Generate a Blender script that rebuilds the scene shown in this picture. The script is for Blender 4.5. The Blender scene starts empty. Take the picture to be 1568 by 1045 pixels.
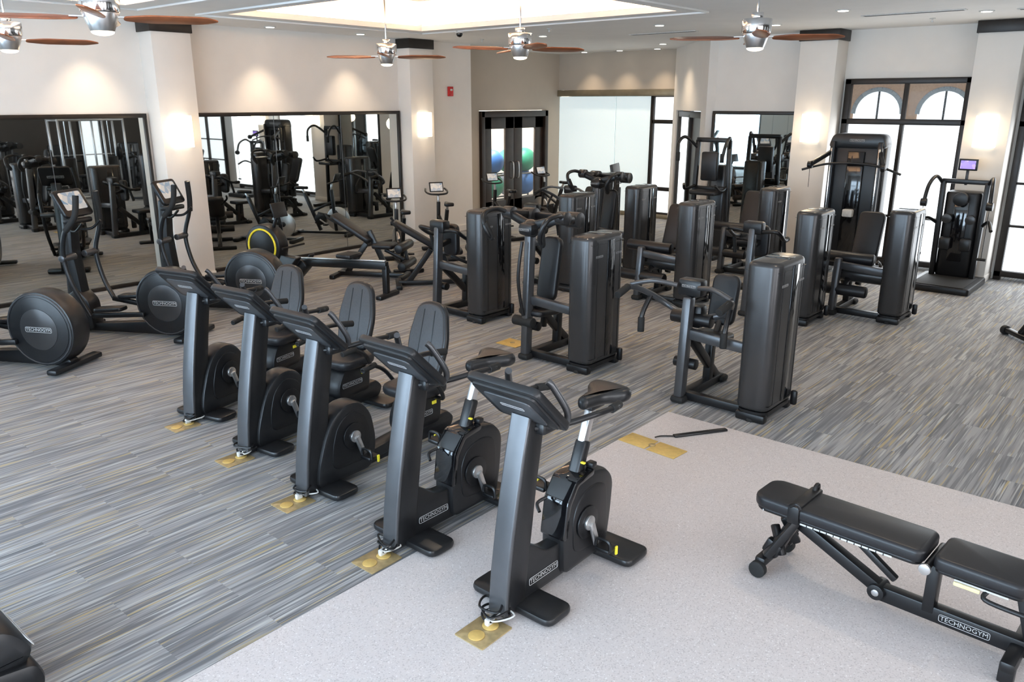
import bpy, bmesh, math, random
from mathutils import Matrix, Vector
random.seed(3)
R=math.radians
# ------------------------------------------------------------------ materials
MATS={}
def nodes(name):
    m=bpy.data.materials.new(name); m.use_nodes=True
    nt=m.node_tree; bs=nt.nodes['Principled BSDF']; MATS[name]=m
    return m,nt,bs
def pbr(name,col,rough=.5,metal=0.,var=.12,scale=30.,bump=0.,emit=None,es=0.,coat=0.,trans=0.):
    m,nt,bs=nodes(name)
    tc=nt.nodes.new('ShaderNodeTexCoord'); no=nt.nodes.new('ShaderNodeTexNoise')
    no.inputs['Scale'].default_value=scale; no.inputs['Detail'].default_value=3
    nt.links.new(tc.outputs['Object'],no.inputs['Vector'])
    r=nt.nodes.new('ShaderNodeValToRGB')
    r.color_ramp.elements[0].position=.3; r.color_ramp.elements[1].position=.7
    r.color_ramp.elements[0].color=[c*(1-var) for c in col]+[1]
    r.color_ramp.elements[1].color=[min(1,c*(1+var)) for c in col]+[1]
    nt.links.new(no.outputs['Fac'],r.inputs['Fac']); nt.links.new(r.outputs['Color'],bs.inputs['Base Color'])
    bs.inputs['Roughness'].default_value=rough; bs.inputs['Metallic'].default_value=metal
    bs.inputs['Coat Weight'].default_value=coat
    bs.inputs['Transmission Weight'].default_value=trans
    if bump:
        bp=nt.nodes.new('ShaderNodeBump'); bp.inputs['Strength'].default_value=bump; bp.inputs['Distance'].default_value=.002
        nt.links.new(no.outputs['Fac'],bp.inputs['Height']); nt.links.new(bp.outputs['Normal'],bs.inputs['Normal'])
    if emit:
        bs.inputs['Emission Color'].default_value=(*emit,1); bs.inputs['Emission Strength'].default_value=es
    return m
pbr('charcoal',(.0105,.0108,.012),.33,0,.1,40)
pbr('black',(.006,.006,.007),.36,0,.1,40)
pbr('gloss',(.005,.005,.006),.08,0,.1,10,coat=.5)
pbr('steel',(.105,.108,.115),.30,.6,.06,8)
pbr('shroud',(.060,.059,.060),.27,.5,.05,6)
pbr('silver',(.6,.6,.6),.28,.9,.05,20)
pbr('chrome',(.75,.75,.75),.12,1.,.03,20)
pbr('backrest',(.048,.048,.051),.5,0,.1,60,.1)
pbr('vinyl',(.010,.010,.012),.40,0,.15,200,.1)
pbr('rubber',(.010,.010,.010),.75,0,.2,80)
pbr('logo',(.50,.50,.50),.5)
pbr('yellow',(.85,.72,.04),.5,emit=(.85,.72,.04),es=.05)
pbr('label',(.75,.68,.38),.5)
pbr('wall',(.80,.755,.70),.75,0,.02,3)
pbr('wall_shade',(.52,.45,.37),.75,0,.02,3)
pbr('back_wall',(.10,.08,.065),.8,0,.05,3)
pbr('ceil',(.80,.795,.78),.8,0,.02,3)
pbr('bronze',(.020,.015,.012),.4,.2,.2,10)
pbr('doorwood',(.022,.011,.007),.35,0,.3,6)
pbr('railbronze',(.28,.24,.17),.35,.6,.1,6)
pbr('wood',(.26,.085,.034),.33,0,.25,7)
pbr('gold',(.48,.37,.19),.38,.5,.15,25)
pbr('brass2',(.62,.43,.14),.45,.2,.1,25)
pbr('red',(.6,.03,.03),.4)
pbr('ballblue',(.03,.14,.42),.45); pbr('ballgreen',(.02,.25,.16),.45); pbr('ballgrey',(.35,.4,.5),.45)
pbr('sconce',(.9,.85,.75),.6,emit=(1,.85,.64),es=2.0)
pbr('bulb',(.9,.9,.85),.6,emit=(1,.9,.75),es=6)
pbr('cove',(.9,.85,.75),.6,emit=(1,.60,.34),es=19)
pbr('shade',(.8,.85,.9),.6,emit=(.90,.96,1),es=1.0)
pbr('frost',(.74,.82,.82),.35,emit=(.82,.95,.97),es=.34)
pbr('skypane',(.8,.85,.9),.6,emit=(.9,.96,1),es=.9)
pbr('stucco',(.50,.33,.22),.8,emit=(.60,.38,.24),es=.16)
pbr('cord',(.6,.6,.58),.5)
pbr('plate_w',(.6,.6,.58),.5)
# mirror
m,nt,bs=nodes('mirror'); bs.inputs['Base Color'].default_value=(.60,.62,.60,1); bs.inputs['Metallic'].default_value=1; bs.inputs['Roughness'].default_value=.015
# clear glass
m,nt,bs=nodes('glass'); bs.inputs['Base Color'].default_value=(.8,.85,.85,1); bs.inputs['Roughness'].default_value=.02
tr=nt.nodes.new('ShaderNodeBsdfTransparent'); mx=nt.nodes.new('ShaderNodeMixShader'); mx.inputs[0].default_value=.05
nt.links.new(tr.outputs[0],mx.inputs[1]); nt.links.new(bs.outputs[0],mx.inputs[2]); nt.links.new(mx.outputs[0],nt.nodes['Material Output'].inputs[0])
# screen
def screen(name,c1,c2,es):
    m,nt,bs=nodes(name); tc=nt.nodes.new('ShaderNodeTexCoord'); v=nt.nodes.new('ShaderNodeTexVoronoi'); v.inputs['Scale'].default_value=14
    nt.links.new(tc.outputs['Object'],v.inputs['Vector']); r=nt.nodes.new('ShaderNodeValToRGB')
    r.color_ramp.elements[0].color=(*c1,1); r.color_ramp.elements[1].color=(*c2,1)
    nt.links.new(v.outputs['Color'],r.inputs['Fac']); nt.links.new(r.outputs['Color'],bs.inputs['Emission Color']); bs.inputs['Emission Strength'].default_value=es
    bs.inputs['Base Color'].default_value=(.02,.02,.02,1); bs.inputs['Roughness'].default_value=.15
screen('screen',(.1,.25,.4),(.9,.75,.6),.6)
screen('screen_off',(.02,.02,.025),(.05,.06,.07),.1)
screen('screen_purple',(.12,.05,.6),(.6,.4,.9),.9)
# carpet
m,nt,bs=nodes('carpet'); L=nt.links.new
tc=nt.nodes.new('ShaderNodeTexCoord')
br=nt.nodes.new('ShaderNodeTexBrick'); br.offset=.5; br.inputs['Scale'].default_value=1; br.inputs['Brick Width'].default_value=1.0; br.inputs['Row Height'].default_value=.25
br.inputs['Mortar Size'].default_value=0; br.inputs['Color1'].default_value=(0,0,0,1); br.inputs['Color2'].default_value=(1,1,1,1); br.inputs['Bias'].default_value=0
L(tc.outputs['Object'],br.inputs['Vector'])
def mul(sock,k,add=0):
    n=nt.nodes.new('ShaderNodeMath'); n.operation='MULTIPLY_ADD'; n.inputs[1].default_value=k; n.inputs[2].default_value=add; L(sock,n.inputs[0]); return n.outputs[0]
def streak(sx,sy,wk,lo,hi,det=2,top=1.):
    mp=nt.nodes.new('ShaderNodeMapping'); mp.inputs['Scale'].default_value=(sx,sy,1); L(tc.outputs['Object'],mp.inputs['Vector'])
    n=nt.nodes.new('ShaderNodeTexNoise'); n.noise_dimensions='4D'; n.inputs['Scale'].default_value=1; n.inputs['Detail'].default_value=det
    L(mp.outputs[0],n.inputs['Vector']); L(mul(br.outputs['Color'],wk),n.inputs['W'])
    r=nt.nodes.new('ShaderNodeMapRange'); r.inputs[1].default_value=lo; r.inputs[2].default_value=hi; r.inputs[4].default_value=top; L(n.outputs['Fac'],r.inputs[0]); return r.outputs[0]
def mixc(f,a,b,blend='MIX'):
    n=nt.nodes.new('ShaderNodeMix'); n.data_type='RGBA'; n.blend_type=blend
    if isinstance(f,float): n.inputs[0].default_value=f
    else: L(f,n.inputs[0])
    for i,x in ((6,a),(7,b)):
        if isinstance(x,tuple): n.inputs[i].default_value=(*x,1)
        else: L(x,n.inputs[i])
    return n.outputs[2]
c=mixc(streak(1.0,20,37,.38,.62),(.098,.099,.108),(.295,.293,.295))
c=mixc(streak(1.6,62,61,.50,.60,1,.75),c,(.052,.054,.062))
c=mixc(streak(1.8,60,93,.58,.66,1,.85),c,(.43,.43,.42))
c=mixc(streak(1.9,70,17,.60,.66,1,.85),c,(.40,.30,.12))
c=mixc(mul(br.outputs['Color'],.20),c,(.25,.25,.26))
L(c,bs.inputs['Base Color']); bs.inputs['Roughness'].default_value=.68; bs.inputs['Specular IOR Level'].default_value=.7
bs.inputs['Sheen Weight'].default_value=.15; bs.inputs['Sheen Roughness'].default_value=.5
# rubber floor
m,nt,bs=nodes('rubberfloor'); L=nt.links.new
tc=nt.nodes.new('ShaderNodeTexCoord'); vo=nt.nodes.new('ShaderNodeTexVoronoi'); vo.inputs['Scale'].default_value=160; L(tc.outputs['Object'],vo.inputs['Vector'])
r=nt.nodes.new('ShaderNodeValToRGB'); e=r.color_ramp.elements; e[0].position=0; e[0].color=(.42,.385,.38,1); e[1].position=.25; e[1].color=(.565,.52,.51,1)
x=e.new(.93); x.color=(.565,.52,.51,1); x=e.new(1.0); x.color=(.70,.67,.66,1)
sp=nt.nodes.new('ShaderNodeSeparateColor'); L(vo.outputs['Color'],sp.inputs[0]); L(sp.outputs[0],r.inputs['Fac'])
L(r.outputs['Color'],bs.inputs['Base Color']); bs.inputs['Roughness'].default_value=.5

# ------------------------------------------------------------------ builder
def roundpoly(pts,r=.03,n=4):
    out=[]; N=len(pts)
    for i in range(N):
        p=Vector(pts[i]); a=Vector(pts[i-1]); b=Vector(pts[(i+1)%N])
        rr=min(r,(a-p).length*.48,(b-p).length*.48)
        s=p+(a-p).normalized()*rr; e=p+(b-p).normalized()*rr
        for k in range(n+1):
            t=k/n; out.append(tuple(s*(1-t)**2+p*2*t*(1-t)+e*t*t))
    return out
def rect(w,h,r=.03,n=4,cx=0,cy=0):
    return roundpoly([(cx-w/2,cy-h/2),(cx+w/2,cy-h/2),(cx+w/2,cy+h/2),(cx-w/2,cy+h/2)],r,n)
XZ=Matrix.Rotation(R(90),4,'X')          # local xy -> world xz (extrude along y)
TXT=None
class B:
    def __init__(s): s.v=[]; s.f=[]; s.m=[]; s.mats=[]
    def mi(s,n):
        if n not in s.mats: s.mats.append(n)
        return s.mats.index(n)
    def add(s,bm,mat,M=None):
        if M is not None: bm.transform(M)
        bmesh.ops.recalc_face_normals(bm,faces=bm.faces)
        o=len(s.v); k=s.mi(mat); bm.verts.ensure_lookup_table()
        for i,v in enumerate(bm.verts): v.index=i; s.v.append(tuple(v.co))
        for f in bm.faces: s.f.append([o+v.index for v in f.verts]); s.m.append(k)
        bm.free()
    def box(s,c,d,mat,rot=(0,0,0),bev=.008,seg=2):
        bm=bmesh.new(); bmesh.ops.create_cube(bm,size=1); bmesh.ops.scale(bm,vec=d,verts=bm.verts)
        bev=min(bev,min(d)*.45)
        if bev>0: bmesh.ops.bevel(bm,geom=bm.edges[:],offset=bev,segments=seg,affect='EDGES',profile=.5)
        M=Matrix.Translation(c)@Matrix.Rotation(rot[2],4,'Z')@Matrix.Rotation(rot[1],4,'Y')@Matrix.Rotation(rot[0],4,'X')
        s.add(bm,mat,M)
    def poly(s,pts,depth,mat,M=None,bev=.008,seg=2):
        bm=bmesh.new(); vs=[bm.verts.new((p[0],p[1],-depth/2)) for p in pts]
        f=bm.faces.new(vs); r=bmesh.ops.extrude_face_region(bm,geom=[f]); vv=[g for g in r['geom'] if isinstance(g,bmesh.types.BMVert)]
        bmesh.ops.translate(bm,vec=(0,0,depth),verts=vv)
        if bev>0:
            es=[e for e in bm.edges if abs(e.verts[0].co.z-e.verts[1].co.z)<1e-6]
            bmesh.ops.bevel(bm,geom=es,offset=bev,segments=seg,affect='EDGES',profile=.5)
        s.add(bm,mat,M)
    def prism(s,pts,w,mat,y=0,bev=.01,r=.02,n=3):
        s.poly(roundpoly(pts,r,n) if r else pts,w,mat,Matrix.Translation((0,y,0))@XZ,bev)
    def cyl(s,p0,p1,r0,mat,r1=None,seg=24,bev=.004):
        p0=Vector(p0);p1=Vector(p1);d=p1-p0; bm=bmesh.new()
        bmesh.ops.create_cone(bm,cap_ends=True,segments=seg,radius1=r0,radius2=r0 if r1 is None else r1,depth=d.length)
        if bev:
            es=[e for e in bm.edges if abs(e.verts[0].co.z-e.verts[1].co.z)<1e-6]
            bmesh.ops.bevel(bm,geom=es,offset=bev,segments=2,affect='EDGES',profile=.5)
        s.add(bm,mat,Matrix.Translation((p0+p1)/2)@d.to_track_quat('Z','Y').to_matrix().to_4x4())
    def ball(s,c,r,mat,sc=(1,1,1),u=24):
        bm=bmesh.new(); bmesh.ops.create_uvsphere(bm,u_segments=u,v_segments=u//2,radius=r)
        s.add(bm,mat,Matrix.Translation(c)@Matrix.Diagonal((*sc,1)))
    def tube(s,pts,r,mat,closed=False,sm=6,seg=12,r2=None):
        P=[Vector(p) for p in pts]; N=len(P)
        if sm>1 and N>2:
            Q=[]
            for i in range(N if closed else N-1):
                a=P[i-1] if (closed or i>0) else P[0]; b=P[i]; c=P[(i+1)%N]; d=P[(i+2)%N] if (closed or i+2<N) else P[-1]
                for k in range(sm):
                    t=k/sm; Q.append(.5*((2*b)+(c-a)*t+(2*a-5*b+4*c-d)*t*t+(3*b-a-3*c+d)*t**3))
            if not closed: Q.append(P[-1])
            P=Q; N=len(P)
        bm=bmesh.new(); rings=[]; prev=None
        for i,p in enumerate(P):
            if closed: t=P[(i+1)%N]-P[i-1]
            else: t=P[min(i+1,N-1)]-P[max(i-1,0)]
            t.normalize()
            if prev is None:
                up=Vector((0,0,1)) if abs(t.z)<.9 else Vector((1,0,0)); n=(up-t*up.dot(t)).normalized()
            else: n=(prev-t*prev.dot(t)).normalized()
            prev=n; b=t.cross(n); q=r2 or r
            rings.append([bm.verts.new(p+n*r*math.cos(2*math.pi*k/seg)+b*q*math.sin(2*math.pi*k/seg)) for k in range(seg)])
        for i in range(N if closed else N-1):
            a=rings[i]; b=rings[(i+1)%N]
            for k in range(seg): bm.faces.new((a[k],a[(k+1)%seg],b[(k+1)%seg],b[k]))
        if not closed: bm.faces.new(rings[0][::-1]); bm.faces.new(rings[-1])
        s.add(bm,mat)
    def beam(s,p0,p1,w,t,mat,bev=.01):
        """rectangular bar from p0 to p1; w = horizontal width, t = thickness"""
        p0=Vector(p0);p1=Vector(p1);d=p1-p0; z=d.normalized()
        side=Vector((0,0,1)).cross(z)
        if side.length<.05: side=Vector((0,1,0))
        side.normalize()
        if side.y<0: side=-side
        oth=z.cross(side); M=Matrix((side,oth,z)).transposed().to_4x4(); M.translation=(p0+p1)/2
        bm=bmesh.new(); bmesh.ops.create_cube(bm,size=1); bmesh.ops.scale(bm,vec=(w,t,d.length),verts=bm.verts)
        bmesh.ops.bevel(bm,geom=bm.edges[:],offset=min(bev,w*.4,t*.4),segments=2,affect='EDGES',profile=.5); s.add(bm,mat,M)
    def logo(s,c,h,nx,ux=None,mat='logo'):
        """wordmark, normal nx, reading direction ux"""
        vs,fs,w=TXT; n=Vector(nx).normalized(); u=Vector(ux).normalized(); u=(u-n*u.dot(n)).normalized(); v=n.cross(u)
        bm=bmesh.new(); vv=[bm.verts.new(Vector(c)+u*(p[0]*h)+v*(p[1]*h)+n*.0015) for p in vs]
        for f in fs:
            try: bm.faces.new([vv[i] for i in f])
            except Exception: pass
        s.add(bm,mat)
        W=w*h/2+h*.3; H=h*.72
        rr=[Vector(c)+u*a+v*b+n*.001 for a,b in rect(2*W,2*H,h*.4,3)]
        s.tube(rr,h*.06,mat,closed=True,sm=1,seg=4)
    def mesh(s,name):
        me=bpy.data.meshes.new(name); me.from_pydata(s.v,[],s.f)
        for n in s.mats: me.materials.append(MATS[n])
        me.polygons.foreach_set('material_index',s.m); me.polygons.foreach_set('use_smooth',[True]*len(s.f)); me.update()
        try: me.set_sharp_from_angle(angle=R(38))
        except Exception: pass
        return me
    def obj(s,name,loc=(0,0,0),rz=0):
        return inst(s.mesh(name),name,loc,rz)
def inst(me,name,loc=(0,0,0),rz=0,sc=None):
    o=bpy.data.objects.new(name,me); o.location=loc; o.rotation_euler=(0,0,rz)
    if sc: o.scale=sc
    bpy.context.collection.objects.link(o); return o
# wordmark geometry
cu=bpy.data.curves.new('t','FONT'); cu.body='TECHNOGYM'; cu.size=1.3; cu.align_x='CENTER'; cu.align_y='CENTER'; cu.resolution_u=2
to=bpy.data.objects.new('t',cu); bpy.context.collection.objects.link(to); bpy.context.view_layer.update()
tm=to.to_mesh(); TXT=([tuple(v.co) for v in tm.vertices],[list(p.vertices) for p in tm.polygons],max(v.co.x for v in tm.vertices)*2)
to.to_mesh_clear(); bpy.data.objects.remove(to); bpy.data.curves.remove(cu)

# ------------------------------------------------------------------ room shell
CZ=3.84
def room_box(name,x0,x1,y0,y1,z0,z1,mat,bev=0):
    b=B(); b.box(((x0+x1)/2,(y0+y1)/2,(z0+z1)/2),(x1-x0,y1-y0,z1-z0),mat,bev=bev); return b.obj(name)
room_box('floor',-3.2,18.4,-4.2,15,-.1,0,'carpet')
room_box('floor_rubber_area',-3,6.07,-4,3.32,.0,.006,'rubberfloor')
# ceiling with tray recesses
def slab(name,x0,x1,y0,y1,z0,z1,holes,mat):
    xs=sorted({x0,x1,*[h[0] for h in holes],*[h[1] for h in holes]}); ys=sorted({y0,y1,*[h[2] for h in holes],*[h[3] for h in holes]})
    b=B()
    for i in range(len(xs)-1):
        for j in range(len(ys)-1):
            cx=(xs[i]+xs[i+1])/2; cy=(ys[j]+ys[j+1])/2
            if any(h[0]<cx<h[1] and h[2]<cy<h[3] for h in holes): continue
            b.box((cx,cy,(z0+z1)/2),(xs[i+1]-xs[i],ys[j+1]-ys[j],z1-z0),mat,bev=0)
    return b.obj(name)
TR=[(6.4,10.0,5.7,10.55),(1.0,5.0,5.7,10.55)]
slab('ceiling',-3.2,18.4,-4.2,15,CZ,CZ+.08,TR,'ceil')
g=.28
for (a,c_,d,e) in TR:
    b=B()
    z0=CZ+.08; z1=4.3
    b.box(((a+c_)/2,(d+e)/2,z1+.03),(c_-a+2*g+.1,e-d+2*g+.1,.06),'ceil',bev=0)
    for x in (a-g-.025,c_+g+.025): b.box((x,(d+e)/2,(z0+z1)/2),(.05,e-d+2*g+.1,z1-z0),'ceil',bev=0)
    for y in (d-g-.025,e+g+.025): b.box(((a+c_)/2,y,(z0+z1)/2),(c_-a+2*g,.05,z1-z0),'ceil',bev=0)
    q=.55
    for x in (a+q,c_-q): b.box((x,(d+e)/2,z1-.04),(.07,e-d-2*q,.08),'ceil',bev=.01)
    for y in (d+q,e-q): b.box(((a+c_)/2,y,z1-.04),(c_-a-2*q,.07,.08),'ceil',bev=.01)
    # stepped lip around the opening
    for x,s_ in ((a,-1),(c_,1)): b.box((x+s_*.30,(d+e)/2,CZ-.012),(.03,e-d+.6,.024),'ceil',bev=.004)
    for y,s_ in ((d,-1),(e,1)): b.box(((a+c_)/2,y+s_*.30,CZ-.012),(c_-a+.6,.03,.024),'ceil',bev=.004)
    b.obj('ceiling_tray')
    b=B()
    for x in (a-g*.5,c_+g*.5): b.box((x,(d+e)/2,z0+.02),(.05,e-d,.03),'cove',bev=0)
    for y in (d-g*.5,e+g*.5): b.box(((a+c_)/2,y,z0+.02),(c_-a,.05,.03),'cove',bev=0)
    b.obj('cove_light_strip')
# left (mirror) wall  Y=12.2
room_box('wall_north',-3,12.95,12.2,12.4,0,CZ,'wall')
def mirror(name,x0,x1):
    b=B(); b.box(((x0+x1)/2,12.185,1.26),(x1-x0,.02,2.42),'mirror',bev=0)
    b.box(((x0+x1)/2,12.17,2.5),(x1-x0+.04,.06,.06),'bronze',bev=.005)
    for x in (x0,x1): b.box((x,12.17,1.25),(.04,.05,2.5),'bronze',bev=.005)
    n=max(1,round((x1-x0)/1.4))
    for i in range(1,n): b.box((x0+(x1-x0)*i/n,12.173,1.26),(.006,.004,2.42),'steel',bev=0)
    b.box(((x0+x1)/2,12.17,.03),(x1-x0,.05,.05),'bronze',bev=.005)
    return b.obj(name)
mirror('wall_mirror',-2.4,5.85); mirror('wall_mirror',6.66,10.85)
def column(x0,x1,y0,y1):
    b=B(); b.box(((x0+x1)/2,(y0+y1)/2,CZ/2),(x1-x0,y1-y0,CZ),'wall',bev=.004)
    b.box(((x0+x1)/2,(y0+y1)/2,CZ-.09),(x1-x0+.05,y1-y0+.05,.17),'bronze',bev=.004)
    b.box(((x0+x1)/2,(y0+y1)/2,.05),(x1-x0+.02,y1-y0+.02,.1),'wall',bev=.004)
    b.obj('wall_column')
column(5.92,6.52,11.82,12.2); column(10.9,11.5,11.85,12.2)
column(14.0,14.5,4.98,5.6); column(14.0,14.5,2.35,2.95)
def sconce(x,y,z,nx,ny):
    b=B(); w=.30
    if ny: b.box((0,-.05,0),(w,.1,.46),'sconce',bev=.01); b.box((0,-.01,0),(.2,.03,.36),'chrome')
    else: b.box((-.05,0,0),(.1,w,.46),'sconce',bev=.01); b.box((-.01,0,0),(.03,.2,.36),'chrome')
    b.obj('wall_sconce',(x,y,z))
    l=bpy.data.lights.new('sconce_lamp','POINT'); l.energy=6; l.color=(1,.76,.48); l.shadow_soft_size=.12
    o=bpy.data.objects.new('sconce_lamp',l); o.location=(x+nx*.25,y+ny*.25,z); bpy.context.collection.objects.link(o)
sconce(6.2,11.82,2.27,0,-1); sconce(11.2,11.85,2.27,0,-1); sconce(14.0,5.27,2.27,-1,0); sconce(14.0,2.64,2.27,-1,0)
# recess: door wall Y=12.95
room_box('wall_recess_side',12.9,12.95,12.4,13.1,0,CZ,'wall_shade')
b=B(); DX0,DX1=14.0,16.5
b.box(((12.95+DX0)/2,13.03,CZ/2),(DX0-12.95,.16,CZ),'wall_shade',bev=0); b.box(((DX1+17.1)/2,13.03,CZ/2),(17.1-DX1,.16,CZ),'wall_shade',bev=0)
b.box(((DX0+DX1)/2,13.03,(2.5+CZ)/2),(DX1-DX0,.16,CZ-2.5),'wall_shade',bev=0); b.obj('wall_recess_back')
b=B(); cx=(DX0+DX1)/2
for x in (DX0+.07,DX1-.07): b.box((x,12.98,1.25),(.12,.2,2.48),'doorwood')
b.box((cx,12.98,2.42),(DX1-DX0-.04,.2,.14),'doorwood')
for s_ in (-1,1):
    w=(DX1-DX0-.24)/2; c0=cx+s_*w/2
    for x in (c0-w/2+.16,c0+w/2-.16): b.box((x,12.99,1.18),(.31,.06,2.36),'doorwood')
    b.box((c0,12.99,2.22),(w,.06,.28),'doorwood'); b.box((c0,12.99,.2),(w,.06,.4),'doorwood')
    b.box((c0,12.99,1.22),(w-.6,.012,1.75),'glass',bev=0)
    b.tube([(cx+s_*.1,12.95,.9),(cx+s_*.1,12.89,.95),(cx+s_*.1,12.89,1.25),(cx+s_*.1,12.95,1.3)],.015,'silver')
b.obj('door_1')
# store room with exercise balls
b=B(); b.box((15.4,14.9,1.9),(4.6,.1,3.8),'wall',bev=0); b.box((13.1,14,1.9),(.1,1.8,3.8),'wall',bev=0); b.box((17.7,14,1.9),(.1,1.8,3.8),'wall',bev=0); b.obj('wall_storeroom')
b=B()
for i,x in enumerate((14.3,14.95,15.6,16.25,16.9)):
    for j,z in enumerate((.62,1.22)):
        b.ball((x,14.0,z),.31,('ballblue','ballgrey','ballgreen','ballblue','ballgreen')[(i*2+j)%5])
for z in (.28,.88):
    for y in (13.8,14.2): b.cyl((13.9,y,z),(17.3,y,z),.02,'steel')
for x in (13.9,17.3):
    for y in (13.8,14.2): b.cyl((x,y,0),(x,y,1.4),.025,'steel')
b.obj('exercise_ball_rack')
# frosted glass wall X=17
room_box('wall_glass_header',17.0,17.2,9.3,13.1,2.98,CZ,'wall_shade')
b=B()
for y0,y1 in ((11.25,12.95),(10.25,11.23)): b.box((17.05,(y0+y1)/2,1.42),(.02,y1-y0,2.8),'frost',bev=0)
b.obj('window_1')
b=B(); b.box((17.0,11.2,2.9),(.14,3.5,.15),'railbronze'); b.box((17.02,11.2,.05),(.06,3.4,.1),'railbronze'); b.obj('trim_1')
b=B(); b.box((16.98,11.05,1.0),(.05,.03,.35),'railbronze'); b.box((16.94,11.05,1.0),(.03,.4,.04),'railbronze'); b.obj('door_handle')
b=B()
for y in (9.5,10.2): b.box((17.05,y,1.45),(.1,.09,2.8),'bronze')
for z in (.1,2.25,2.85,.7): b.box((17.05,9.85,z),(.1,.7,.09),'bronze')
b.box((17.08,9.85,1.4),(.02,.7,2.8),'skypane',bev=0); b.obj('window_2')
# diagonal wall with door from (17,9.46) to (14.5,7.34)
dx,dy=14.5-17.0,7.34-9.46; Ld=math.hypot(dx,dy); ang=math.atan2(dy,dx)
for nm,u0,u1,z0,z1 in (('wall_diagonal_header',0,1,2.52,CZ),('wall_diagonal_left',0,.11,0,2.52),('wall_diagonal_right',.87,1,0,2.52)):
    b=B(); b.box((Ld*(u0+u1)/2,-.08,(z0+z1)/2),(Ld*(u1-u0),.16,z1-z0),'wall',bev=0); b.obj(nm,(17,9.46,0),ang)
b=B()
for x in (.14,.5,.84): b.box((Ld*x,-.06,1.22),(.12,.14,2.44),'bronze')
b.box((Ld*.49,-.06,2.44),(Ld*.74,.14,.12),'bronze'); b.box((Ld*.49,-.06,.12),(Ld*.74,.1,.22),'bronze')
b.box((Ld*.32,-.06,1.25),(Ld*.3,.015,2.3),'skypane',bev=0); b.box((Ld*.67,-.06,1.25),(Ld*.3,.03,2.3),'doorwood',bev=0)
b.obj('door_2',(17,9.46,0),ang)
# right (window) wall X=14.5
YW=[(3.0,4.93),(.33,2.3),(-2.5,-.35)]
def wallY(name,X0,X1,y0,y1,wins,zt,mat):
    b=B(); ys=y0
    for a,c_ in sorted(wins):
        b.box(((X0+X1)/2,(ys+a)/2,CZ/2),(X1-X0,a-ys,CZ),mat,bev=0); b.box(((X0+X1)/2,(a+c_)/2,(zt+CZ)/2),(X1-X0,c_-a,CZ-zt),mat,bev=0); ys=c_
    b.box(((X0+X1)/2,(ys+y1)/2,CZ/2),(X1-X0,y1-ys,CZ),mat,bev=0); return b.obj(name)
wallY('wall_east',14.5,14.7,-4,7.36,YW,3.06,'wall')
for i,(a,c_) in enumerate(YW):
    b=B(); t=.10; x=14.47; mid=(a+c_)/2
    for y in (a+t/2,c_-t/2): b.box((x,y,1.53),(.12,t,3.06),'bronze')
    b.box((x,mid,1.53),(.10,.06,3.06),'bronze')
    for z in (3.02,2.38,.1): b.box((x,mid,z),(.12,c_-a,.09),'bronze')
    for z in (.85,1.5): b.box((x,mid,z),(.09,c_-a,.035),'bronze') if (i or z<1) else None
    b.box((x+.04,mid,1.25),(.015,c_-a-.1,2.24),'shade',bev=0)
    b.box((x+.04,mid,2.7),(.01,c_-a-.1,.6),'glass',bev=0)
    b.obj('window_%d'%(i+3))
b=B(); b.box((14.485,6.5,1.26),(.02,1.62,2.42),'mirror',bev=0); b.box((14.47,6.5,2.5),(.06,1.7,.06),'bronze'); b.box((14.47,7.33,1.25),(.05,.05,2.5),'bronze'); b.box((14.47,5.66,1.25),(.05,.04,2.5),'bronze'); b.obj('wall_mirror')
# exterior arcade building
b=B(); b.box((21,2,2.9),(.3,22,5.8),'stucco',bev=0)
for k in range(-5,8):
    y=.5+1.45*k
    arc=[(y+.56*math.cos(R(t)),2.42+.56*math.sin(R(t))) for t in range(0,181,12)]
    for p,q in zip(arc[:-1],arc[1:]): b.beam((20.83,p[0],p[1]),(20.83,q[0],q[1]),.07,.10,'plate_w',.005)
    pts=[(-(y-.53),.3)]+[(-p[0],p[1]) for p in arc[::-1]]+[(-(y+.53),.3)]
    b.poly([(-p[0],p[1]) for p in pts],.02,'skypane',Matrix(((0,0,1,20.84),(1,0,0,0),(0,1,0,0),(0,0,0,1))),0)
    b.box((20.82,y,2.4),(.04,.04,1.1),'bronze',bev=0)
b.obj('exterior_arcade')
# fire alarm
b=B(); b.box((0,0,0),(.13,.05,.19),'red'); b.box((0,-.03,.03),(.06,.02,.04),'plate_w'); b.obj('fire_alarm',(12.3,12.17,2.9))
# unseen sides of the room: west windows, and wide south windows added for light
WW=[(0.2,3.0),(3.8,6.6),(7.4,10.2)]
wallY('wall_west',-3.2,-3,-4,12.4,WW,3.06,'wall')
for i,(a,c_) in enumerate(WW):
    b=B(); mid=(a+c_)/2
    for y in (a,mid,c_): b.box((-3.05,y,1.53),(.12,.09,3.06),'bronze')
    for z in (.05,2.38,3.02): b.box((-3.05,mid,z),(.12,c_-a,.09),'bronze')
    b.box((-3.1,mid,1.53),(.015,c_-a,3.0),'shade',bev=0); b.obj('window_%d'%(i+6))
b=B(); xs=-3; WS=[(-2.4,-.4),(.6,2.6),(3.6,5.6),(8.2,8.9),(11.4,12.1)]  # first three openings are added, to bring in light from behind
for a,c_ in WS:
    b.box(((xs+a)/2,-4.1,CZ/2),(a-xs,.2,CZ),'back_wall',bev=0); b.box(((a+c_)/2,-4.1,3.4),(c_-a,.2,.9),'back_wall',bev=0); xs=c_
b.box(((xs+14.7)/2,-4.1,CZ/2),(14.7-xs,.2,CZ),'back_wall',bev=0); b.obj('wall_south')
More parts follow.
